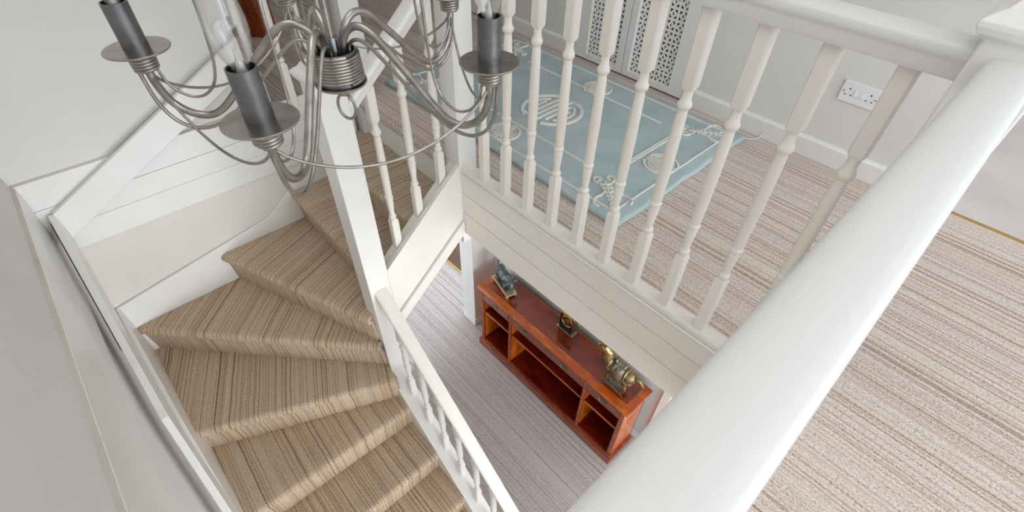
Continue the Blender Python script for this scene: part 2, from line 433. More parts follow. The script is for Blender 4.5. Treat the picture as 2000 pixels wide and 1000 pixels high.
dr = tag(obj('door_1', hd, 'gloss', bevel=0.006), 'white hall door frame just right of the bookcase', 'door', kind='structure')
obj('door_leaf', B(0.95, 1.75, 0.992, 1.01, HZ + 0.01, -0.62), 'gloss', dr)

# landing wall furniture: baseboards, cupboard doors
for nm, x0, x1, lb in (('baseboard_back', -1.16, -0.545, 'white skirting on the landing wall left of the fretwork doors'), ('baseboard_back_right', 0.272, 1.325, 'white skirting on the landing wall below the socket')):
    tag(obj(nm, MB().prism([(x0, YW, 0), (x0, YW - 0.016, 0), (x0, YW - 0.016, 0.078), (x0, YW - 0.010, 0.086), (x0, YW, 0.09)], (x1 - x0, 0, 0)), 'gloss'), lb, 'skirting', kind='structure')
dd = tag(obj('door_2', MB().box(-2.0, -1.175, YW - 0.012, YW, 0.008, 1.95), 'gloss', bevel=0.003), 'plain white door at the far end of the landing wall', 'door', kind='structure')


def fret_door(name, x0, x1, px0, px1, pz0, label):
    y0, y1 = YW - 0.004, YW + 0.03
    z0, z1, pz1 = 0.012, 1.94, 1.80
    d = tag(obj(name, MB().box(x0, px0, y0, y1, z0, z1).box(px1, x1, y0, y1, z0, z1).box(px0, px1, y0, y1, z0, pz0).box(px0, px1, y0, y1, pz1, z1), 'gloss', bevel=0.002), label, 'door', kind='structure')
    # pierced sheet: a real grid with openings
    cell = 0.0034; unit = 16
    nx = int((px1 - px0) / cell); nz = int((pz1 - pz0) / cell)

    def hole(i, j):
        a = i % unit; b = j % unit
        if 7 <= a <= 8 and 6 <= b <= 9: return True
        a2 = min(a, unit - 1 - a); b2 = min(b, unit - 1 - b)
        return (a2 in (2, 3) and 2 <= b2 <= 5) or (b2 in (2, 3) and 2 <= a2 <= 5)
    mb = MB(); yy = YW + 0.010
    sx = (px1 - px0) / nx; sz = (pz1 - pz0) / nz
    prev = None; rows = []
    for j in range(nz):
        runs = []; st = None
        for i in range(nx + 1):
            h = i == nx or hole(i, j)
            if not h and st is None: st = i
            if h and st is not None: runs.append((st, i)); st = None
        rows.append(tuple(runs))
    j = 0
    while j < nz:
        k = j
        while k + 1 < nz and rows[k + 1] == rows[j]: k += 1
        for a, b in rows[j]:
            mb.add([(px0 + a * sx, yy, pz0 + j * sz), (px0 + b * sx, yy, pz0 + j * sz), (px0 + b * sx, yy, pz0 + (k + 1) * sz), (px0 + a * sx, yy, pz0 + (k + 1) * sz)], [(0, 1, 2, 3)])
        j = k + 1
    p = obj('fretwork_panel', mb, 'gloss', d); p['label'] = 'white pierced panel with square fretwork pattern'
    sm = p.modifiers.new('thickness', 'SOLIDIFY'); sm.thickness = 0.003
    return d


fret_door('door_3', -0.530, -0.162, -0.427, -0.205, 0.045, 'white cupboard door with narrower fretwork panel, left leaf')
fret_door('door_4', -0.158, 0.262, -0.116, 0.155, 0.042, 'white cupboard door with wider fretwork panel, right leaf')

# socket
so = empty('wall_socket', (1.005, YW, 0.325), 'white double power socket on the landing wall', 'socket')
obj('face_plate', B(-0.073, 0.073, -0.009, 0.0, -0.043, 0.043), 'plastic', so, bevel=0.003)
for sx in (-1, 1):
    obj('switch', MB().prism([(sx * 0.012 - 0.008, -0.009, -0.010), (sx * 0.012 - 0.008, -0.014, -0.010), (sx * 0.012 - 0.008, -0.011, 0.012), (sx * 0.012 - 0.008, -0.009, 0.012)], (0.016, 0, 0)), 'plastic', so)
    obj('screw', MB().lathe([(0.0032, 0), (0.0032, 0.0012)], 10, (sx * 0.061, -0.009, 0.0), Matrix.Rotation(PI / 2, 3, 'X')), 'pewter', so)
    for hx, hz, a, b in ((0, 0.013, 0.002, 0.0042), (-0.011, -0.012, 0.0032, 0.002), (0.011, -0.012, 0.0032, 0.002)):
        cx = sx * 0.041
        obj('pin_hole', B(cx + hx - a, cx + hx + a, -0.0094, -0.0088, hz - b, hz + b), 'dark', so)
tag(obj('cable', MB().tube(catmull([(0.715, 1.28, 0.03), (0.712, 1.268, 0.006), (0.70, 1.23, 0.005), (0.672, 1.205, 0.005), (0.64, 1.20, 0.006)], 6), 0.0022, 6), 'plastic', smooth=60),
    'thin white cable lying by the far corner of the blue rug', 'cable')

# ================================================================== PANELLING AROUND THE WELL
# boards under the landing edge
YA = 0.020
f1 = empty('trim_3', (0, 0, 0), 'cream boarded fascia under the landing balustrade', 'fascia', kind='structure')
for z0, z1, t in ((-0.098, 0.004, 0.0), (-0.208, -0.101, 0.0), (-0.335, -0.211, 0.0)):
    obj('plank', B(0.0, 1.35, -0.004 + t, 0.022, z0, z1), 'cream', f1, bevel=0.003)
f2 = empty('trim_4', (0, 0, 0), 'boarded fascia below the nearest handrail beside the camera', 'fascia', kind='structure')
for z0, z1 in ((-0.098, 0.004), (-0.208, -0.101), (-0.335, -0.211)):
    obj('plank', B(1.345, 1.367, YS, -0.02, z0, z1), 'cream', f2, bevel=0.003)
# boards at the turn of the stair, up to the passage floor
f3 = empty('trim_5', (0, 0, 0), 'white tongue and groove boards on the wall above the winders', 'panelling', kind='structure')
for z0, z1 in ((-0.027, 0.092), (-0.1295, -0.0285), (-0.245, -0.1305)):
    obj('plank', B(XF, XF + 0.014, YS + 0.006, -0.02, z0, z1), 'gloss', f3, bevel=0.002)
obj('base_rail', MB().box(XF - 0.05, XF + 0.022, -0.46, -0.005, 0.0, 0.046), 'gloss', f3, bevel=0.005)
f4 = empty('trim_6', (0, 0, 0), 'white boards along the long stair wall, seen steeply from above', 'panelling', kind='structure')
for z0, z1, d in ((-0.005, 0.088, 0.014), (-0.128, -0.008, 0.008), (-0.245, -0.131, 0.008)):
    obj('plank', B(XF + 0.015, 2.2, YS, YS + d, z0, z1), 'gloss', f4, bevel=0.003)
tag(obj('trim_7', MB().prism([(XF, YS, 0.086), (XF, YS + 0.0135, 0.086), (XF, YS + 0.006, 0.094), (XF, YS, 0.096)], (3.1, 0, 0)), 'caulk'), 'dusty beige sealed edge above the boards on the long wall', 'moulding', kind='structure')
tag(obj('trim_8', MB().prism([(XF, YS, 0.090), (XF + 0.013, YS, 0.090), (XF + 0.004, YS, 0.096), (XF, YS, 0.098)], (0, 0.93, 0)), 'caulk'), 'dusty sealed edge above the boards at the stair turn', 'moulding', kind='structure')

# sloping wall rail boards
XR = XF + 0.016
rl = MB(); sl_ = 0.53
ya, yb = -1.342, -0.46
za = -0.046; zb_ = za + sl_ * (yb - ya)
rl.prism([(XR, ya, za), (XR, yb, zb_), (XR, yb, zb_ - 0.128), (XR, ya, za - 0.125)], (0.024, 0, 0))
r1 = tag(obj('stair_wall_rail', rl, 'gloss', bevel=0.003), 'broad white sloping board rail across the boards at the stair turn', 'rail')
obj('rail_shadow_gap', MB().prism([(XR - 0.012, ya, za - 0.02), (XR - 0.012, yb, zb_ - 0.02), (XR - 0.012, yb, zb_ - 0.07), (XR - 0.012, ya, za - 0.07)], (0.012, 0, 0)), 'gap_shade_wood', r1)  # brown strip painting the shadow gap between rail and wall
YR = YS + 0.036
kx, kz = 0.03, -0.375
ex = 1.0; ez = kz - 0.90 * (ex - kx)
ol = [(-0.895, YR, -0.05), (kx, YR, kz), (ex, YR, ez), (ex, YR, ez - 0.16), (kx - 0.01, YR, kz - 0.13), (-0.895, YR, -0.17)]
r2 = tag(obj('stair_wall_rail', MB().prism(ol, (0, 0.024, 0)), 'gloss', bevel=0.003), 'narrow white board rail descending beside the long pale wall', 'rail')
obj('rail_shadow_gap', MB().prism([(-0.895, YR - 0.009, -0.085), (-0.30, YR - 0.009, -0.30), (-0.30, YR - 0.009, -0.36), (-0.895, YR - 0.009, -0.15)], (0, 0.009, 0)), 'gap_shade_wood', r2)  # same painted gap shadow behind the long wall's rail

# plaster dado under the boards
tag(obj('wall_dado', B(XF, XF + 0.006, YS, -0.02, -1.3, -0.247), 'wall_cream'), 'cream plaster strip between boards and stair skirting', 'wall', kind='structure')
# stair skirting strings
st1 = [(XF + 0.006, -1.39, -0.61), (XF + 0.006, -0.615, -0.478), (XF + 0.006, -0.50, -0.395), (XF + 0.006, -0.02, 0.0), (XF + 0.006, -0.02, -0.55), (XF + 0.006, -0.5, -1.0), (XF + 0.006, -1.39, -1.1)]
tag(obj('baseboard_turn', MB().prism(st1, (0.016, 0, 0)), 'gloss', bevel=0.003), 'white stair skirting with a kink on the wall behind the winders', 'skirting', kind='structure')
st2 = [(-0.905, YS + 0.002, -0.61), (-0.27, YS + 0.002, -0.80), (0.08, YS + 0.002, -0.97), (2.2, YS + 0.002, -0.97 - 0.893 * 2.12), (2.2, YS + 0.002, -3.3), (0.1, YS + 0.002, -1.6), (-0.905, YS + 0.002, -1.2)]
tag(obj('baseboard_stair', MB().prism(st2, (0, 0.018, 0)), 'gloss', bevel=0.003), 'white stair skirting beside the carpeted steps on the long wall', 'skirting', kind='structure')


# ================================================================== STAIRCASE
def step(zt, n0, n1, b0, b1, mat='stair_carpet', over=0.028):
    """carpeted step: nosing line n0 (inner) -> n1 (outer), back line b0 -> b1"""
    mb = MB(); mb.uv = []
    n0 = Vector(n0); n1 = Vector(n1); b0 = Vector(b0); b1 = Vector(b1)
    along = (n1 - n0).normalized(); inw = Vector((-along.y, along.x))
    if inw.dot((b0 + b1) / 2 - (n0 + n1) / 2) < 0: inw = -inw
    T = 18
    rows = []
    for i in range(T + 1):
        t = i / T; p = n0.lerp(n1, t); q = b0.lerp(b1, t)
        d = (q - p)
        pts = []
        rb = p + inw * 0.026
        prof = [(0.030, -RISE - 0.004, 0), (0.027, -RISE * 0.75, 0), (0.021, -0.062, 0)]
        for u, z, _ in prof: pts.append((p + inw * u, zt + z))
        for k in range(8):
            a = -0.45 * PI + k / 7 * (0.95 * PI)
            rr = 0.026
            pts.append((p + inw * (rr - rr * math.cos(a)), zt - rr + rr * math.sin(a)))
        for k in range(1, 6):
            pts.append((p + inw * 0.026 + (q + inw * 0.032 - (p + inw * 0.026)) * (k / 5), zt))
        rows.append(pts)
    m_ = len(rows[0])
    for i, pts in enumerate(rows):
        acc = 0.0; last = None
        for (xy, z) in pts:
            P = Vector((xy.x, xy.y, z))
            if last is not None: acc += (P - last).length
            last = P
            wob = 0.0016 * math.sin(31 * xy.x + 17 * z) + 0.0015 * math.sin(43 * xy.y)
            mb.v.append((P.x, P.y, P.z + wob)); mb.uv.append((xy.dot(along) + zt * 3.1, acc))
    for i in range(T):
        for k in range(m_ - 1):
            a = i * m_ + k
            mb.f.append((a, a + 1, a + m_ + 1, a + m_))
    # closed underneath: plain skirts at both ends and a bottom
    e = rows[0][-1][0]; g = rows[-1][-1][0]
    k0 = len(mb.v)
    for (xy, z) in ((rows[0][0][0], zt - RISE - 0.03), (rows[-1][0][0], zt - RISE - 0.03), (g, zt - 0.05), (e, zt - 0.05)):
        mb.v.append((xy.x, xy.y, z)); mb.uv.append((0, 0))
    mb.f.append((k0, k0 + 1, k0 + 2, k0 + 3))
    mb.f.append(tuple([k0 + 3] + [j for j in range(m_ - 1, -1, -1)] + [k0]))
    mb.f.append(tuple([k0 + 1] + [T * m_ + j for j in range(m_)] + [k0 + 2]))
    mb.f.append((k0 + 1, k0, 0) + tuple(i * m_ for i in range(1, T + 1)))
    return mb


def flip_ok(me):
    bm = bmesh.new(); bm.from_mesh(me); bmesh.ops.recalc_face_normals(bm, faces=bm.faces); bm.to_mesh(me); bm.free(); return me


stair = empty('staircase', (0, 0, HZ), 'carpeted winding staircase turning round the tall corner post', 'staircase')
YI = -0.546; YO = -1.388
G = 0.2145
steps = []
# inner (near the post) / outer (near the walls) nosing points, from the landing down
nl = [((-0.030, 0.0), (-0.908, 0.0)), ((-0.030, -0.237), (-0.908, -0.239)), ((-0.030, -0.475), (-0.908, -0.468)), ((-0.030, -0.563), (-0.908, -0.9085)), ((0.008, YI), (-0.893, -1.390)), ((0.100, YI), (-0.283, YO)), ((0.168, YI), (0.133, YO)), ((0.388, YI), (0.388, YO))]
x = 0.388
for i in range(6):
    x += 0.2115; nl.append(((x, YI), (x, YO)))
for k, (a, b) in enumerate(nl):
    z = -RISE * k
    if k == 0: bk = ((-0.030, 0.03), (-0.908, 0.03))
    else: bk = nl[k - 1]
    if z - RISE < HZ - 0.01: break
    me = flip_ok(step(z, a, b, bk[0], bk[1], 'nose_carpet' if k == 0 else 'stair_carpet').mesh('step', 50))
    if k == 0:
        for lp in me.loops:
            v = me.vertices[lp.vertex_index].co; me.uv_layers[0].data[lp.index].uv = (v.y - v.z, v.x)
    for v in me.vertices: v.co.z -= HZ
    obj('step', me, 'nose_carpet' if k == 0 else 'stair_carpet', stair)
so_ = MB()
so_.prism([(-0.012, -0.41, -0.66), (-0.012, 0.02, -0.29), (-0.012, 0.02, -0.32), (-0.012, -0.41, -0.69)], (-0.89, 0, 0))
sfo = obj('soffit', MB().add([(v[0], v[1], v[2] - HZ) for v in so_.v], so_.f), 'ceil', stair)

# ================================================================== NEWELS AND BALUSTRADES
_h = [(0.024, -0.034), (0.0275, -0.026), (0.0275, -0.016), (0.0300, -0.010), (0.0300, -0.005), (0.0335, -0.001), (0.0345, 0.006), (0.0342, 0.013), (0.0315, 0.0185), (0.0268, 0.0218), (0.015, 0.0242)]
RAILP = _h + [(0.0, 0.0250)] + [(-a, b) for a, b in reversed(_h)]


def newel(x0, x1, y0, y1, z0, z1, capped, label, mat='gloss'):
    cx, cy = (x0 + x1) / 2, (y0 + y1) / 2
    e = empty('newel_post', (cx, cy, z0), label, 'post', 'square white newel posts')
    obj('post', B(x0 - cx, x1 - cx, y0 - cy, y1 - cy, 0, z1 - z0), mat, e, bevel=0.004)
    if capped:
        hw = (x1 - x0) / 2; H = z1 - z0
        c = MB()
        prof = [(hw + 0.002, -0.004), (hw + 0.012, 0.004), (hw + 0.016, 0.014), (hw + 0.016, 0.022), (hw + 0.008, 0.030), (hw - 0.004, 0.038), (hw - 0.012, 0.050), (hw - 0.028, 0.062), (0.004, 0.070)]
        vs = []; fs = []
        for h, z in prof: vs += [(-h, -h, H + z), (h, -h, H + z), (h, h, H + z), (-h, h, H + z)]
        for i in range(len(prof) - 1):
            for k in range(4): fs.append((4 * i + k, 4 * i + (k + 1) % 4, 4 * i + 4 + (k + 1) % 4, 4 * i + 4 + k))
        fs += [(3, 2, 1, 0), tuple(range(4 * len(prof) - 4, 4 * len(prof)))]
        obj('post_cap', c.add(vs, fs), mat, e, bevel=0.002)
    return e


newel(-0.100, 0.0, -0.526, -0.426, -1.26, 0.545, True, 'tall white newel post with moulded cap where the stair turns')
newel(-0.095, 0.0, -0.008, 0.086, -0.405, 1.02, True, 'white newel post at the top of the stair beside the blue rug')
newel(-0.950, -0.850, 0.0, 0.10, -0.20, 1.02, True, 'white newel post standing behind the chandelier hub, across the upper steps')
newel(1.337, 1.437, -0.030, 0.075, -0.335, 0.968, True, 'white newel post with cap nearest the camera where two handrails meet')


def spindle_mesh(h, b0, b1, hw=0.017):
    """square blocks below b0 and above b1, turned shaft between"""
    mb = MB()
    ch = 0.004

    def block(za, zb, top):
        o = [(-hw + ch, -hw), (hw - ch, -hw), (hw, -hw + ch), (hw, hw - ch), (hw - ch, hw), (-hw + ch, hw), (-hw, hw - ch), (-hw, -hw + ch)]
        k = 0.72
        vs = []; lv = [(za, k), (za + 0.010, 1), (zb, 1)] if top else [(za, 1), (zb - 0.010, 1), (zb, k)]
        for z, s in lv: vs += [(a * s, b * s, z) for a, b in o]
        fs = []
        for i in range(2):
            for j in range(8): fs.append((8 * i + j, 8 * i + (j + 1) % 8, 8 * i + 8 + (j + 1) % 8, 8 * i + 8 + j))
        fs += [tuple(range(7, -1, -1)), tuple(range(16, 24))]
        mb.add(vs, fs)
    block(0, b0, False); block(b1, h, True)
    L = b1 - b0; k = hw / 0.017
    prof = [(0.0125, -0.002), (0.0125, 0.004), (0.0160, 0.008), (0.0165, 0.013), (0.0150, 0.018), (0.0108, 0.023), (0.0112, 0.040), (0.0140, 0.075), (0.0152, 0.095), (0.0132, 0.101), (0.0172, 0.106), (0.0172, 0.113), (0.0135, 0.118), (0.0150, 0.126)]
    prof = [(r * k, z) for r, z in prof]
    prof += [(0.0162 * k, L * 0.55), (0.0138 * k, L - 0.075), (0.0118 * k, L - 0.052), (0.0150 * k, L - 0.048), (0.0178 * k, L - 0.042), (0.0178 * k, L - 0.034), (0.0140 * k, L - 0.028), (0.0120 * k, L - 0.020), (0.0118 * k, L - 0.006), (0.0125 * k, L + 0.002)]
    mb.lathe([(r, b0 + z) for r, z in prof], 14)
    return mb.mesh('spindle', 35)


# landing balustrade
ba = empty('balustrade', (0, YA, 0), 'white landing balustrade in front of the blue rug', 'balustrade', 'white turned balustrades')
obj('base_rail', MB().sweep([(-0.022, 0.006), (-0.022, 0.024), (-0.017, 0.030), (0.030, 0.030), (0.034, 0.022), (0.034, 0.0), (-0.018, 0.0)], (0, 0, 0), (1.34, 0, 0), (0, 1, 0)), 'cream', ba, bevel=0.002)
obj('bead', MB().tube([(0, -0.0245, 0.000), (1.34, -0.0245, 0.000)], 0.0055, 8), 'cream', ba, smooth=50)
obj('handrail', MB().sweep(RAILP, (0, 0, 0.925), (1.345, 0, 0.925), (0, 1, 0)), 'gloss_x', ba, smooth=50)
sm_land = spindle_mesh(0.865, 0.218, 0.672)
for k in range(10):
    obj('spindle', sm_land, 'cream', ba, loc=(0.124 + 0.1272 * k, 0.006, 0.03))
# near balustrade under the camera
XN = 1.392
bn = empty('balustrade', (XN, 0, 0), 'closest white balustrade whose broad handrail sweeps under the camera', 'balustrade', 'white turned balustrades')
obj('handrail', MB().sweep(RAILP, (0, -1.39, 0.922), (0, -0.02, 0.922), (1, 0, 0)), 'gloss_y', bn, smooth=50)
obj('base_rail', MB().sweep([(-0.034, 0.0), (-0.034, 0.024), (-0.028, 0.030), (0.028, 0.030), (0.034, 0.024), (0.034, 0.0)], (0, -1.39, 0), (0, -0.02, 0), (1, 0, 0)), 'cream', bn)
for k in range(10):
    obj('spindle', sm_land, 'cream', bn, loc=(0, -0.135 - 0.1272 * k, 0.03))

# upper flight balustrade (post at the turn -> top post)
XB = -0.048
bu = empty('balustrade', (XB, 0, 0), 'short steep white balustrade between the turn post and the top post', 'balustrade', 'white turned balustrades')
SLU = 0.848


def zu(y): return -0.304 + SLU * (y + 0.416)


y0, y1 = -0.426, -0.006
obj('string', MB().prism([(0.020, y0, zu(y0)), (0.020, y1, zu(y1)), (0.020, y1, zu(y1) - 0.37), (0.020, y0, zu(y0) - 0.37)], (0.026, 0, 0)), 'cream', bu, bevel=0.003)
obj('string_capping', MB().prism([(-0.026, y0, zu(y0) - 0.012), (-0.026, y1, zu(y1) - 0.012), (-0.026, y1, zu(y1) - 0.045), (-0.026, y0, zu(y0) - 0.045)], (0.046, 0, 0)), 'cream', bu, bevel=0.002)
obj('string_moulding', MB().prism([(0.046, y0, zu(y0) - 0.300), (0.046, y1, zu(y1) - 0.300), (0.046, y1, zu(y1) - 0.374), (0.046, y0, zu(y0) - 0.374)], (0.016, 0, 0)), 'cream', bu, bevel=0.003)
zr = lambda y: 0.512 + SLU * (y + 0.33)
obj('handrail', MB().sweep(RAILP, (0, y0 - 0.002, zr(y0)), (0, y1, zr(y1)), (1, 0, 0)), 'gloss', bu, smooth=50)
hh = 0.80
sm_rake = spindle_mesh(0.735, 0.160, 0.600)
for y in (-0.330, -0.205, -0.075):
    obj('spindle', sm_rake, 'cream', bu, loc=(0.0, y, zu(y) - 0.025))

# lower flight balustrade
YB = -0.490
bl = empty('balustrade', (0, YB, 0), 'white balustrade going down the lower flight above the hall carpet', 'balustrade', 'white turned balustrades')
SL = 0.895
zs = lambda x: -1.105 - SL * (x - 0.12)
xe = 1.9
obj('string', MB().prism([(0.0, -0.055, zs(0)), (xe, -0.055, zs(xe)), (xe, -0.055, zs(xe) - 0.30), (0.0, -0.055, zs(0) - 0.30)], (0, 0.09, 0)), 'gloss', bl, bevel=0.003)
zl = lambda x: -0.525 - 0.915 * (x - 0.12)
obj('handrail', MB().sweep([(a * 0.9, b) for a, b in RAILP], (0.0, 0.012, zl(0)), (xe, 0.012, zl(xe)), (0, 1, 0)), 'cream', bl, smooth=50)
sm_low = spindle_mesh(0.575, 0.150, 0.470)
for k in range(12):
    x = 0.118 + 0.1275 * k
    obj('spindle', sm_low, 'gloss', bl, loc=(x, 0.004, zs(x) - 0.015))

# balustrade along the passage behind the chandelier
bp_ = empty('balustrade', (-0.905, 0, 0), 'far white balustrade on the boards beside the wooden pedestal', 'balustrade', 'white turned balustrades')
obj('handrail', MB().sweep(RAILP, (0, -0.46, 0.925), (0, 0.0, 0.925), (1, 0, 0)), 'gloss', bp_, smooth=50)
for y in (-0.422, -0.300, -0.178, -0.060):
    obj('spindle', sm_land, 'cream', bp_, loc=(-0.01, y, 0.044))

# ================================================================== RUG
RX0, RX1, RY0, RY1 = -0.925, 0.675, 0.212, 1.192
rcx, rcy = (RX0 + RX1) / 2, (RY0 + RY1) / 2
rug = empty('area_rug', (rcx, rcy, 0), 'pale blue wool rug with cream carved motifs on the landing', 'rug', rz=0.0)
hx, hy = (RX1 - RX0) / 2, (RY1 - RY0) / 2
mb = MB(); NX, NY = 40, 26; TH = 0.026
ring = []
prof = [(0.006, 0.0), (0.0, 0.010), (0.002, 0.020), (0.008, 0.025), (0.018, TH)]
vs = []; fs = []
for ins, z in prof:
    rngp = []
    for i in range(NX): rngp.append((-hx + ins + (2 * hx - 2 * ins) * i / NX, -hy + ins))
    for i in range(NY): rngp.append((hx - ins, -hy + ins + (2 * hy - 2 * ins) * i / NY))
    for i in range(NX): rngp.append((hx - ins - (2 * hx - 2 * ins) * i / NX, hy - ins))
    for i in range(NY): rngp.append((-hx + ins, hy - ins - (2 * hy - 2 * ins) * i / NY))
    for p in rngp:
        wv = 0.0025 * math.sin(p[0] * 23 + p[1] * 31); vs.append((p[0] + wv, p[1] + wv, z))
n = 2 * (NX + NY)
for i in range(len(prof) - 1):
    for k in range(n): fs.append((i * n + k, i * n + (k + 1) % n, (i + 1) * n + (k + 1) % n, (i + 1) * n + k))
fs.append(tuple(range((len(prof) - 1) * n, len(prof) * n)))
obj('pile', mb.add(vs, fs), 'rug', rug, smooth=50)
Z0, Z1 = TH - 0.001, TH + 0.0075


def circ(cx, cy, rx, ry, a0=0, a1=2 * PI, n=28):
    return [(cx + rx * math.cos(a0 + (a1 - a0) * i / n), cy + ry * math.sin(a0 + (a1 - a0) * i / n)) for i in range(n + (0 if abs(a1 - a0 - 2 * PI) < 1e-6 else 1))]


def rotp(pts, a, c=(0, 0)):
    ca, sa = math.cos(a), math.sin(a)
    return [(c[0] + ca * x - sa * y, c[1] + sa * x + ca * y) for x, y in pts]


def medallion(r, wd):
    g = MB(); ro = r - wd / 2
    for a in (0.0, PI):
        g.strip(rotp(circ(0, 0, ro, ro, -1.18, 1.18, 22), a), wd, Z0, Z1)
    g.strip([(-r * .10, -r * .88), (-r * .10, r * .88)], wd * .8, Z0, Z1)
    g.strip([(r * .10, -r * .88), (r * .10, r * .88)], wd * .8, Z0, Z1)
    for sx in (-1, 1):
        # nested hooks either side of the two central bars
        g.strip([(sx * r * .30, -r * .62), (sx * r * .30, r * .62)], wd * .75, Z0, Z1)
        g.strip([(sx * r * .30, sx * r * .60), (sx * r * .50, sx * r * .52), (sx * r * .66, sx * r * .28), (sx * r * .70, 0), (sx * r * .66, -sx * r * .28), (sx * r * .50, -sx * r * .48)], wd * .75, Z0, Z1)
        g.strip([(sx * r * .50, -sx * r * .30), (sx * r * .50, sx * r * .30)], wd * .65, Z0, Z1)
        g.strip([(sx * r * .12, sx * r * .86), (sx * r * .46, sx * r * .74)], wd * .7, Z0, Z1)
    return g


def motif(name, g, x, y, a, label=None):
    me = g.mesh(name, 30) if isinstance(g, MB) else g
    o = obj(name, me, 'rugcream', rug, loc=(x, y, 0)); o.rotation_euler = (0, 0, a)
    if label: o['label'] = label
    return o


big = medallion(0.160, 0.021)
motif('medallion', big, 0.022, -0.037, 0.0, 'large cream carved circular medallion')
small = medallion(0.080, 0.0135).mesh('roundel', 30)
for (x, y, a) in ((0.022, 0.318, 0.0), (0.025, -0.365, 0.0), (0.672, -0.026, PI / 2), (-0.63, -0.026, PI / 2)):
    motif('roundel', small, x, y, a)
# border lines
bo = MB()
for ix, iy in ((0.060, 0.050),):
    bo.strip([(-hx + ix, -hy + iy), (hx - ix, -hy + iy), (hx - ix, hy - iy), (-hx + ix, hy - iy)], 0.0115, Z0, Z1 - 0.002, True)
motif('outer_border', bo, 0, 0, 0)
bi = MB(); ix, iy = 0.235, 0.218; c = 0.10
for sy in (-1, 1):
    bi.strip([(-hx + ix + c, sy * (hy - iy)), (hx - ix - c, sy * (hy - iy))], 0.0105, Z0, Z1 - 0.002)
for sx in (-1, 1):
    bi.strip([(sx * (hx - ix), -hy + iy + c * .8), (sx * (hx - ix), hy - iy - c * .8)], 0.0105, Z0, Z1 - 0.002)
    bi.strip([(sx * (hx - ix + 0.012), -hy + iy + c * .8), (sx * (hx - ix + 0.012), hy - iy - c * .8)], 0.005, Z0, Z1 - 0.002)
motif('inner_border', bi, 0, 0, 0)
# corner sprays: curled antenna shapes and a knotted plait pointing into the corner
cs = MB()
for s in (-1, 1):
    cs.strip(catmull([(0.005, s * 0.012, 0), (0.03, s * 0.03, 0), (0.05, s * 0.062, 0), (0.085, s * 0.078, 0), (0.105, s * 0.062, 0)], 5), 0.010, Z0, Z1)
    cs.strip([(-0.070 + 0.024 * math.cos(t * 0.5) * (1 - t * .05), s * (0.026 + 0.022 * math.sin(t * 0.5) * (1 - t * .05))) for t in range(14)], 0.009, Z0, Z1)
for k in range(5):
    xx = -0.035 + k * 0.026; hw_ = 0.024 - 0.002 * k
    cs.strip([(xx, -hw_), (xx + 0.008, 0), (xx, hw_)], 0.010, Z0, Z1 + 0.001)
cs.strip(circ(0.112, 0, 0.026, 0.016), 0.009, Z0, Z1, True)
cs.strip([(-0.05, 0), (0.09, 0)], 0.011, Z0, Z1)
cm = cs.mesh('corner_spray', 30)
for sx in (-1, 1):
    for sy in (-1, 1):
        motif('corner_spray', cm, sx * (hx - 0.165), sy * (hy - 0.145), math.atan2(sy * 0.75, sx))

# ================================================================== BOOKCASE
bk = empty('bookcase', (0.03, 0.83, HZ), 'low polished reddish wood bookcase with drawers on the hall carpet', 'bookcase', rz=math.radians(0.0))
ox, oy = 0.03, 0.83


def bb(name, x0, x1, y0, y1, z0, z1, mat, parent=bk, bevel=0.003):
    return obj(name, B(x0 - ox, x1 - ox, y0 - oy, y1 - oy, z0, z1), mat, parent, bevel=bevel)


BX0, BX1, BY0, BY1 = -0.735, 0.800, 0.685, 0.948
tp = bb('top', -0.765, 0.828, 0.662, 0.958, 0.778, 0.800, 'yew', bevel=0.006)
bb('top_panel', -0.705, 0.765, 0.728, 0.945, 0.7995, 0.8015, 'mahog', tp, 0.0)
pl = bb('plinth', BX0 - 0.022, BX1 + 0.022, 0.655, BY1, 0.0, 0.082, 'mahog_d', bevel=0.006)
bb('plinth_moulding', BX0 - 0.012, BX1 + 0.012, 0.665, BY1, 0.082, 0.098, 'mahog_d', pl, 0.006)
bb('bottom_shelf', BX0 + 0.02, BX1 - 0.02, BY0 + 0.004, BY1 - 0.01, 0.092, 0.102, 'bc_in_shade', bevel=0.0)
bb('back_panel', BX0, BX1, BY1 - 0.008, BY1, 0.09, 0.778, 'back_shade', bevel=0.0)
for x0 in (BX0, BX1 - 0.020): bb('side_panel', x0, x0 + 0.020, BY0 + 0.004, BY1 - 0.008, 0.098, 0.778, 'yew_x', bevel=0.002)
for xc in (-0.368, 0.447): bb('divider', xc - 0.010, xc + 0.010, BY0 + 0.006, BY1 - 0.008, 0.098, 0.778, 'yew_x', bevel=0.002)
for xc, hw_ in ((BX0 + 0.017, 0.017), (BX1 - 0.017, 0.017), (-0.368, 0.014), (0.447, 0.014)):
    s_ = bb('stile', xc - hw_, xc + hw_, BY0 - 0.008, BY0 + 0.006, 0.098, 0.778, 'mahog_d', bevel=0.002)
    for dx in (-0.005, 0.005): bb('reed', xc + dx - 0.002, xc + dx + 0.002, BY0 - 0.011, BY0 - 0.007, 0.11, 0.76, 'yew', s_, 0.001)
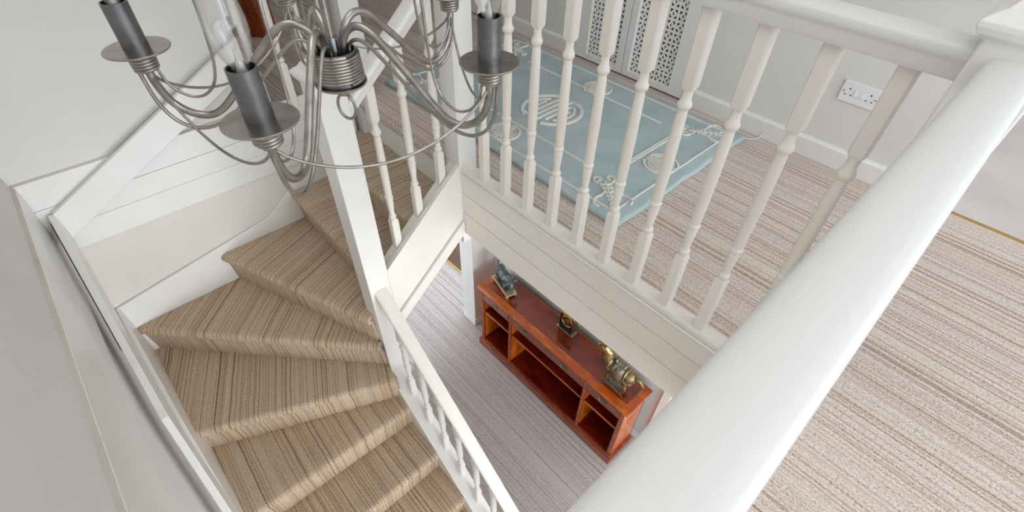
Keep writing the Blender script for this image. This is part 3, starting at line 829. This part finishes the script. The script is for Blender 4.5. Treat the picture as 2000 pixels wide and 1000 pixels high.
for x0, x1 in ((BX0 + 0.034, -0.382), (-0.354, 0.433), (0.461, BX1 - 0.034)):
    bb('shelf', x0 - 0.012, x1 + 0.012, BY0 + 0.012, BY1 - 0.012, 0.475, 0.492, 'bc_in_shade', bevel=0.002)
    bb('shelf_edge', x0, x1, BY0 + 0.006, BY0 + 0.012, 0.474, 0.493, 'yew', bevel=0.001)
    bb('drawer_rail', x0, x1, BY0 - 0.004, BY0 + 0.006, 0.652, 0.662, 'yew', bevel=0.001)
    dwr = bb('drawer', x0 + 0.002, x1 - 0.002, BY0 - 0.010, BY1 - 0.03, 0.664, 0.770, 'mahog_d', bevel=0.003)
    bb('drawer_inlay', x0 + 0.022, x1 - 0.022, BY0 - 0.0115, BY0 - 0.009, 0.682, 0.752, 'mahog', dwr, 0.001)
    hs = [(x0 + x1) / 2] if x1 - x0 < 0.5 else [x0 + 0.165, x1 - 0.195]
    for hxx in hs:
        g = MB()
        yh = BY0 - 0.013 - oy
        hk = 1.25
        plate = [(-0.036, 0.004), (-0.030, 0.014), (-0.018, 0.010), (-0.008, 0.018), (0.008, 0.018), (0.018, 0.010), (0.030, 0.014), (0.036, 0.004), (0.026, -0.012), (0.012, -0.009), (0.0, -0.018), (-0.012, -0.009), (-0.026, -0.012)]
        g.prism([(hxx - ox + u * hk, yh, 0.722 + v * hk) for u, v in plate], (0, 0.003, 0))
        g.tube(catmull([(hxx - ox - 0.026, yh - 0.002, 0.726), (hxx - ox - 0.024, yh - 0.010, 0.716), (hxx - ox - 0.010, yh - 0.012, 0.706), (hxx - ox, yh - 0.012, 0.703), (hxx - ox + 0.010, yh - 0.012, 0.706), (hxx - ox + 0.024, yh - 0.010, 0.716), (hxx - ox + 0.026, yh - 0.002, 0.726)], 4), 0.0028, 6)
        obj('drawer_handle', g, 'handle', dwr, smooth=40)
BT = HZ + 0.8015


def blobs(name, parts, mat, parent, voxel=0.0035, smooth=6):
    """one continuous body from overlapping tapered limbs (points + radii), fused by a voxel remesh"""
    mb = MB()
    for p in parts:
        if p[0] == 'e':
            _, c, r = p
            prof = [(max(1e-4, math.sin(PI * i / 10)), -math.cos(PI * i / 10)) for i in range(11)]
            k0 = len(mb.v); mb.lathe(prof, 14)
            for i in range(k0, len(mb.v)):
                v = mb.v[i]; mb.v[i] = (c[0] + v[0] * r[0], c[1] + v[1] * r[1], c[2] + v[2] * r[2])
        else:
            _, pts, rad = p
            path = catmull(pts, 4); rr = []
            nseg = len(pts) - 1
            for i in range(len(path)):
                t = i / 4; k = min(int(t), nseg - 1); u = t - k; rr.append(rad[k] * (1 - u) + rad[k + 1] * u)
            mb.tube(path, rr, 10)
    o = obj(name, mb, mat, parent)
    r_ = o.modifiers.new('fuse', 'REMESH'); r_.mode = 'VOXEL'; r_.voxel_size = voxel; r_.use_smooth_shade = True
    s_ = o.modifiers.new('soften', 'SMOOTH'); s_.iterations = smooth; s_.factor = 0.5
    return o


# green bronze bull-like animal on a gilt stand
an = empty('animal_statuette', (-0.605, 0.825, BT), 'green bronze animal statuette with raised tail at the left of the bookcase', 'statuette', rz=math.radians(-14))
stn = obj('stand', MB().box(-0.125, 0.125, -0.045, 0.045, 0.016, 0.034), 'onyx', an, bevel=0.003)
for sx in (-1, 1):
    for sy in (-1, 1): obj('stand_foot', B(sx * 0.113 - 0.012, sx * 0.113 + 0.012, sy * 0.036 - 0.009, sy * 0.036 + 0.009, 0.0, 0.017), 'onyx', stn, bevel=0.002)
obj('ground_plate', B(-0.095, 0.078, -0.036, 0.036, 0.034, 0.040), 'verdigris', an, bevel=0.003)
T_ = []
T_ += [('e', (-0.005, 0, 0.132), (0.080, 0.040, 0.042)), ('e', (-0.060, 0, 0.140), (0.038, 0.040, 0.046)), ('e', (0.048, 0, 0.134), (0.042, 0.043, 0.050))]
T_ += [('t', [(0.06, 0, 0.150), (0.090, -0.004, 0.148), (0.115, -0.006, 0.130)], [0.036, 0.032, 0.026]), ('e', (0.118, -0.006, 0.118), (0.024, 0.022, 0.034)), ('t', [(0.120, -0.006, 0.105), (0.132, -0.006, 0.082), (0.138, -0.004, 0.062)], [0.018, 0.013, 0.009])]
for s in (-1, 1):
    T_ += [('t', [(0.100, s * 0.020, 0.150), (0.104, s * 0.048, 0.146), (0.098, s * 0.058, 0.122)], [0.012, 0.013, 0.008])]
    T_ += [('t', [(0.058, s * 0.022, 0.115), (0.062 + s * 0.008, s * 0.025, 0.080), (0.058 + s * 0.012, s * 0.024, 0.044)], [0.022, 0.014, 0.013])]
    T_ += [('t', [(-0.062, s * 0.022, 0.120), (-0.054 - s * 0.010, s * 0.025, 0.084), (-0.070 - s * 0.010, s * 0.024, 0.044)], [0.026, 0.014, 0.013])]
T_ += [('t', [(-0.092, 0, 0.160), (-0.104, 0, 0.186), (-0.100, 0.004, 0.208), (-0.112, 0.008, 0.222)], [0.008, 0.006, 0.006, 0.009])]
body = blobs('body', T_, 'verdigris', an, 0.0030, 3)
an.scale = (1.08, 1.08, 1.12)

# small square clock
ck = empty('mantel_clock', (0.053, 0.893, BT), 'small square brass mantel clock with round gilt dial on the bookcase', 'clock', rz=0.0)
obj('base', B(-0.083, 0.083, -0.033, 0.033, 0, 0.012), 'silver', ck, bevel=0.003)
obj('case', MB().box(-0.072, -0.063, -0.024, 0.024, 0.012, 0.180).box(0.063, 0.072, -0.024, 0.024, 0.012, 0.180).box(-0.063, 0.063, 0.016, 0.024, 0.012, 0.180), 'silver', ck, bevel=0.002)
obj('top', B(-0.076, 0.076, -0.028, 0.028, 0.180, 0.194), 'gold', ck, bevel=0.003)
obj('face', B(-0.063, 0.063, -0.012, 0.016, 0.012, 0.180), 'dark', ck)
rx = Matrix.Rotation(PI / 2, 3, 'X')
dl = obj('dial', MB().lathe([(0.050, 0.0), (0.050, 0.003)], 32, (0, -0.012, 0.115), rx), 'handle', ck, smooth=40)
obj('bezel', MB().tube([(0.052 * math.cos(2 * PI * i / 32), -0.016, 0.115 + 0.052 * math.sin(2 * PI * i / 32)) for i in range(32)], 0.0055, 8, True), 'gold', ck, smooth=60)
obj('hand', B(-0.002, 0.002, -0.0175, -0.0155, 0.112, 0.150), 'gold', dl)
obj('hand', B(-0.002, 0.026, -0.0175, -0.0155, 0.113, 0.117), 'gold', dl)
obj('movement', MB().lathe([(0.022, 0), (0.020, 0.005), (0.008, 0.008)], 18, (0, -0.012, 0.115), rx), 'gold', dl, smooth=40)

# saddled horse
hs_ = empty('horse_statuette', (0.605, 0.800, BT), 'gilt bronze saddled horse statuette at the right of the bookcase', 'statuette', rz=math.radians(-2))
obj('stand', B(-0.085, 0.085, -0.048, 0.048, 0, 0.014), 'oldgrey', hs_, bevel=0.003)
T_ = [('e', (0.010, 0, 0.185), (0.105, 0.050, 0.052)), ('e', (0.085, 0.0, 0.195), (0.056, 0.054, 0.060)), ('e', (-0.070, 0, 0.190), (0.052, 0.050, 0.060))]
T_ += [('t', [(-0.085, 0, 0.215), (-0.118, -0.004, 0.262), (-0.140, -0.012, 0.300), (-0.150, -0.018, 0.318)], [0.052, 0.038, 0.030, 0.025])]
T_ += [('t', [(-0.148, -0.018, 0.318), (-0.178, -0.026, 0.300), (-0.196, -0.032, 0.268), (-0.200, -0.034, 0.250)], [0.028, 0.025, 0.018, 0.014])]
for s in (-1, 1):
    T_ += [('t', [(-0.146, -0.018 + s * 0.012, 0.336), (-0.142, -0.018 + s * 0.016, 0.358)], [0.009, 0.004])]
    T_ += [('t', [(-0.066, s * 0.026, 0.165), (-0.070, s * 0.028, 0.110), (-0.064, s * 0.028, 0.060), (-0.070, s * 0.028, 0.016)], [0.030, 0.017, 0.011, 0.014])]
    T_ += [('t', [(0.090, s * 0.028, 0.180), (0.080, s * 0.030, 0.115), (0.098, s * 0.030, 0.065), (0.078, s * 0.030, 0.016)], [0.040, 0.020, 0.011, 0.014])]
T_ += [('t', [(-0.130, -0.006, 0.312), (-0.100, 0.0, 0.285), (-0.076, 0, 0.250)], [0.012, 0.014, 0.008])]
T_ += [('t', [(0.135, 0, 0.220), (0.160, 0.004, 0.226), (0.180, 0.010, 0.200), (0.200, 0.014, 0.176)], [0.016, 0.014, 0.015, 0.008])]
hb = blobs('body', T_, 'oldgold', hs_, 0.0035, 4)
g = MB()
ns = 13
for x0, x1, rr, drop in ((-0.040, 0.058, 0.060, 0.105),):
    rows = []
    for i in range(ns):
        a = -2.0 + 4.0 * i / (ns - 1)
        y = 0.056 * math.sin(max(-PI / 2, min(PI / 2, a))); z = 0.186 + 0.060 * math.cos(max(-PI / 2, min(PI / 2, a))) - (max(0, abs(a) - PI / 2)) * 0.16
        rows.append((y, z))
    vs = []; fs = []
    for y, z in rows: vs += [(x0, y, z), (x1, y, z)]
    for i in range(ns - 1): fs.append((2 * i, 2 * i + 1, 2 * i + 3, 2 * i + 2))
    g.add(vs, fs)
sc_ = obj('saddle_cloth', g, 'oldgrey', hs_, smooth=60)
t_ = sc_.modifiers.new('thickness', 'SOLIDIFY'); t_.thickness = 0.005
blobs('saddle', [('e', (0.008, 0, 0.250), (0.040, 0.034, 0.012)), ('e', (-0.030, 0, 0.262), (0.010, 0.026, 0.018)), ('e', (0.044, 0, 0.262), (0.010, 0.030, 0.020))], 'oldgrey', hs_, 0.003, 3)
for xs in (-0.062, 0.072):
    obj('harness_band', MB().tube([(xs, 0.058 * math.cos(2 * PI * i / 24), 0.188 + 0.064 * math.sin(2 * PI * i / 24)) for i in range(24)], 0.0045, 6, True), 'gold', hs_, smooth=60)

# ================================================================== WOODEN PEDESTAL in the passage
pd = empty('wooden_pedestal', (-2.10, -0.02, 0), 'tall reddish wooden pedestal with fluted foot standing on the far carpet', 'pedestal', rz=math.radians(45))
obj('column', B(-0.085, 0.085, -0.085, 0.085, 0.155, 0.80), 'cabwood', pd, bevel=0.004)
g = MB(); hw_ = 0.095
pts = []
nfl = 13
for side in range(4):
    for k in range(nfl):
        for u, dpt in ((0.08, 0), (0.30, -0.006), (0.70, -0.006), (0.92, 0)):
            q = -hw_ + 2 * hw_ * (k + u) / nfl; y = -(hw_ + dpt)
            a = side * PI / 2; pts.append((math.cos(a) * q - math.sin(a) * y, math.sin(a) * q + math.cos(a) * y))
g.prism([(x, y, 0.0) for x, y in pts], (0, 0, 0.150))
obj('fluted_foot', g, 'cabwood_d', pd)
obj('foot_moulding', B(-0.100, 0.100, -0.100, 0.100, 0.150, 0.162), 'cabwood', pd, bevel=0.004)
obj('pedestal_top', B(-0.115, 0.115, -0.115, 0.115, 0.80, 0.83), 'cabwood', pd, bevel=0.006)

# ================================================================== CHANDELIER
CX, CY, CZ = 0.795, -0.779, 0.965
ch = empty('chandelier', (CX, CY, 0), 'five-arm pewter chandelier with candle bulbs hanging over the stairwell', 'chandelier')
angs = [math.atan2(-0.970 - CY, 0.698 - CX) + 2 * PI / 5 * k for k in range(5)]
RA = 0.2125
arm = [(0.013, 0.962), (0.015, 0.978), (0.024, 0.996), (0.040, 1.006), (0.058, 1.002), (0.076, 0.986), (0.106, 0.955), (0.130, 0.929), (0.152, 0.909), (0.170, 0.903), (0.189, 0.909), (0.204, 0.925), (0.211, 0.948), (RA, 0.968)]
thin = [(0.0205, 0.964), (0.022, 0.980), (0.036, 0.988), (0.052, 0.982), (0.080, 0.957), (0.110, 0.928), (0.140, 0.903), (0.165, 0.890), (0.188, 0.889), (0.207, 0.902), (0.218, 0.928), (0.221, 0.966)]
topw = [(RA - 0.008, 0.964), (0.201, 0.946), (0.188, 0.930), (0.170, 0.926), (0.153, 0.938), (0.143, 0.962), (0.138, 1.004), (0.133, 1.08), (0.110, 1.20), (0.060, 1.31), (0.010, 1.37)]


def radial(prof, a, off=0.0): return [(r * math.cos(a) - off * math.sin(a), r * math.sin(a) + off * math.cos(a), z) for r, z in prof]


def coil(r0, r1, z0, z1, turns, wr, c=(0, 0)):
    n = int(turns * 22); return [(c[0] + (r0 + (r1 - r0) * i / n) * math.cos(2 * PI * turns * i / n), c[1] + (r0 + (r1 - r0) * i / n) * math.sin(2 * PI * turns * i / n), z0 + (z1 - z0) * i / n) for i in range(n + 1)]


hubz = -0.002
dr_ = obj('hub_drum', MB().lathe([(0.005, 0.932), (0.0285, 0.932), (0.0272, 0.970), (0.0255, 0.972), (0.0240, 0.963), (0.004, 0.962)], 32, (0, 0, 0)), 'pewter_d', ch, smooth=35)
obj('hub_coil', MB().tube(coil(0.0305, 0.0288, 0.935, 0.970, 9, 0.0022), 0.0021, 8), 'pewter', dr_, smooth=60)
obj('hub_disc', MB().lathe([(0.004, 0.927), (0.0325, 0.9275), (0.0340, 0.929), (0.0340, 0.931), (0.004, 0.933)], 36), 'pewter', dr_, smooth=35)
obj('ring_boss', MB().lathe([(0.006, 0.928), (0.0085, 0.923), (0.0085, 0.916), (0.005, 0.911)], 16), 'pewter', dr_, smooth=45)
va = math.radians(35)
obj('hanging_ring', MB().tube([(0.0125 * math.cos(2 * PI * i / 28) * math.cos(va), 0.0125 * math.cos(2 * PI * i / 28) * math.sin(va), 0.894 + 0.0185 * math.sin(2 * PI * i / 28)) for i in range(28)], 0.0021, 8, True), 'pewter', ch, smooth=60)
rod = obj('rod', MB().tube([(0, 0, 0.985), (0, 0, 1.40)], 0.0052, 12), 'pewter', ch, smooth=60)
obj('rod_socket', MB().lathe([(0.0085, 0.955), (0.0085, 0.986), (0.0075, 0.988)], 18), 'pewter_d', rod, smooth=40)
obj('suspension_chain', MB().tube([(0, 0, 1.40), (0, 0, 2.36)], 0.004, 8), 'pewter', rod, smooth=60)
obj('ceiling_rose', MB().lathe([(0.05, 2.40), (0.05, 2.385), (0.02, 2.36), (0.008, 2.35)], 20), 'pewter', rod, smooth=40)
m_arm = MB().tube(catmull(radial(arm, 0), 4), 0.0047, 10).mesh('arm', 60)
m_thin = MB().tube(catmull(radial(thin, 0, 0.004), 4), 0.0024, 8).mesh('accent_rod', 60)
m_top = MB().tube(catmull(radial(topw, 0, -0.006), 4), 0.0018, 8).mesh('top_wire', 60)
m_plate = MB().lathe([(0.004, 0.9885), (0.0345, 0.9905), (0.0350, 0.9918), (0.0345, 0.9925), (0.004, 0.9915)], 40, (RA, 0, 0)).mesh('drip_plate', 30)
m_cup = MB().lathe([(0.006, 0.966), (0.0115, 0.967), (0.0125, 0.988), (0.006, 0.989)], 20, (RA, 0, 0)).tube([(RA + p[0], p[1], p[2]) for p in coil(0.0118, 0.0132, 0.968, 0.9865, 5, 0.002)], 0.0022, 8).mesh('cup_coil', 60)
m_sleeve = MB().lathe([(0.004, 0.991), (0.0133, 0.991), (0.0133, 1.0415), (0.0118, 1.0415), (0.0118, 1.030), (0.004, 1.030)], 28, (RA, 0, 0)).mesh('candle_sleeve', 40)
m_lamp = MB().lathe([(0.0085, 1.030), (0.0085, 1.0345), (0.005, 1.036)], 18, (RA, 0, 0)).mesh('bulb_cap', 40)
gp = [(0.0062, 1.036), (0.0075, 1.042), (0.0115, 1.050), (0.0150, 1.060), (0.0168, 1.071), (0.0166, 1.082), (0.0145, 1.096), (0.0110, 1.109), (0.0075, 1.120), (0.0045, 1.131), (0.0022, 1.142), (0.0006, 1.150)]
m_bulb = MB().lathe(gp, 28, (RA, 0, 0), cap=False).mesh('bulb', 70)
fil = MB().lathe([(0.0048, 1.036), (0.0036, 1.044), (0.0016, 1.051), (0.0010, 1.056)], 12, (RA, 0, 0))
for s in (-1, 1): fil.tube([(RA, 0, 1.05), (RA, s * 0.003, 1.062), (RA, s * 0.004, 1.074)], 0.0003, 6)
fil.tube([(RA, 0.004 * math.cos(t), 1.074 + 0.004 * math.sin(t)) for t in [PI * i / 8 for i in range(9)]], 0.0003, 6)
m_fil = fil.mesh('filament', 60)
for k, a in enumerate(angs):
    def put(nm, me, mat, parent=ch):
        o = obj(nm, me, mat, parent); o.rotation_euler = (0, 0, a) if parent is ch else (0, 0, 0); return o
    put('arm', m_arm, 'pewter'); put('accent_rod', m_thin, 'pewter'); put('top_wire', m_top, 'pewter')
    put('drip_plate', m_plate, 'pewter'); put('cup_coil', m_cup, 'pewter')
    sv = put('candle_sleeve', m_sleeve, 'pewter_d')
    put('bulb_cap', m_lamp, 'rubber', sv)
    bu_ = put('bulb', m_bulb, 'glass', sv); bu_['label'] = 'clear glass flame-shaped bulb'
    put('filament', m_fil, 'stem', sv)
    a2 = a + 2 * PI / 5
    p = Vector((RA * math.cos(a), RA * math.sin(a), 0.962)); q = Vector((RA * math.cos(a2), RA * math.sin(a2), 0.962))
    pts = []
    for i in range(25):
        t = i / 24; v = p.lerp(q, t); v.z -= 0.057 * (1 - (2 * t - 1) ** 2) ** 0.8; pts.append(v)
    obj('swag_wire', MB().tube(pts, 0.0018, 8), 'pewter', ch, smooth=60)
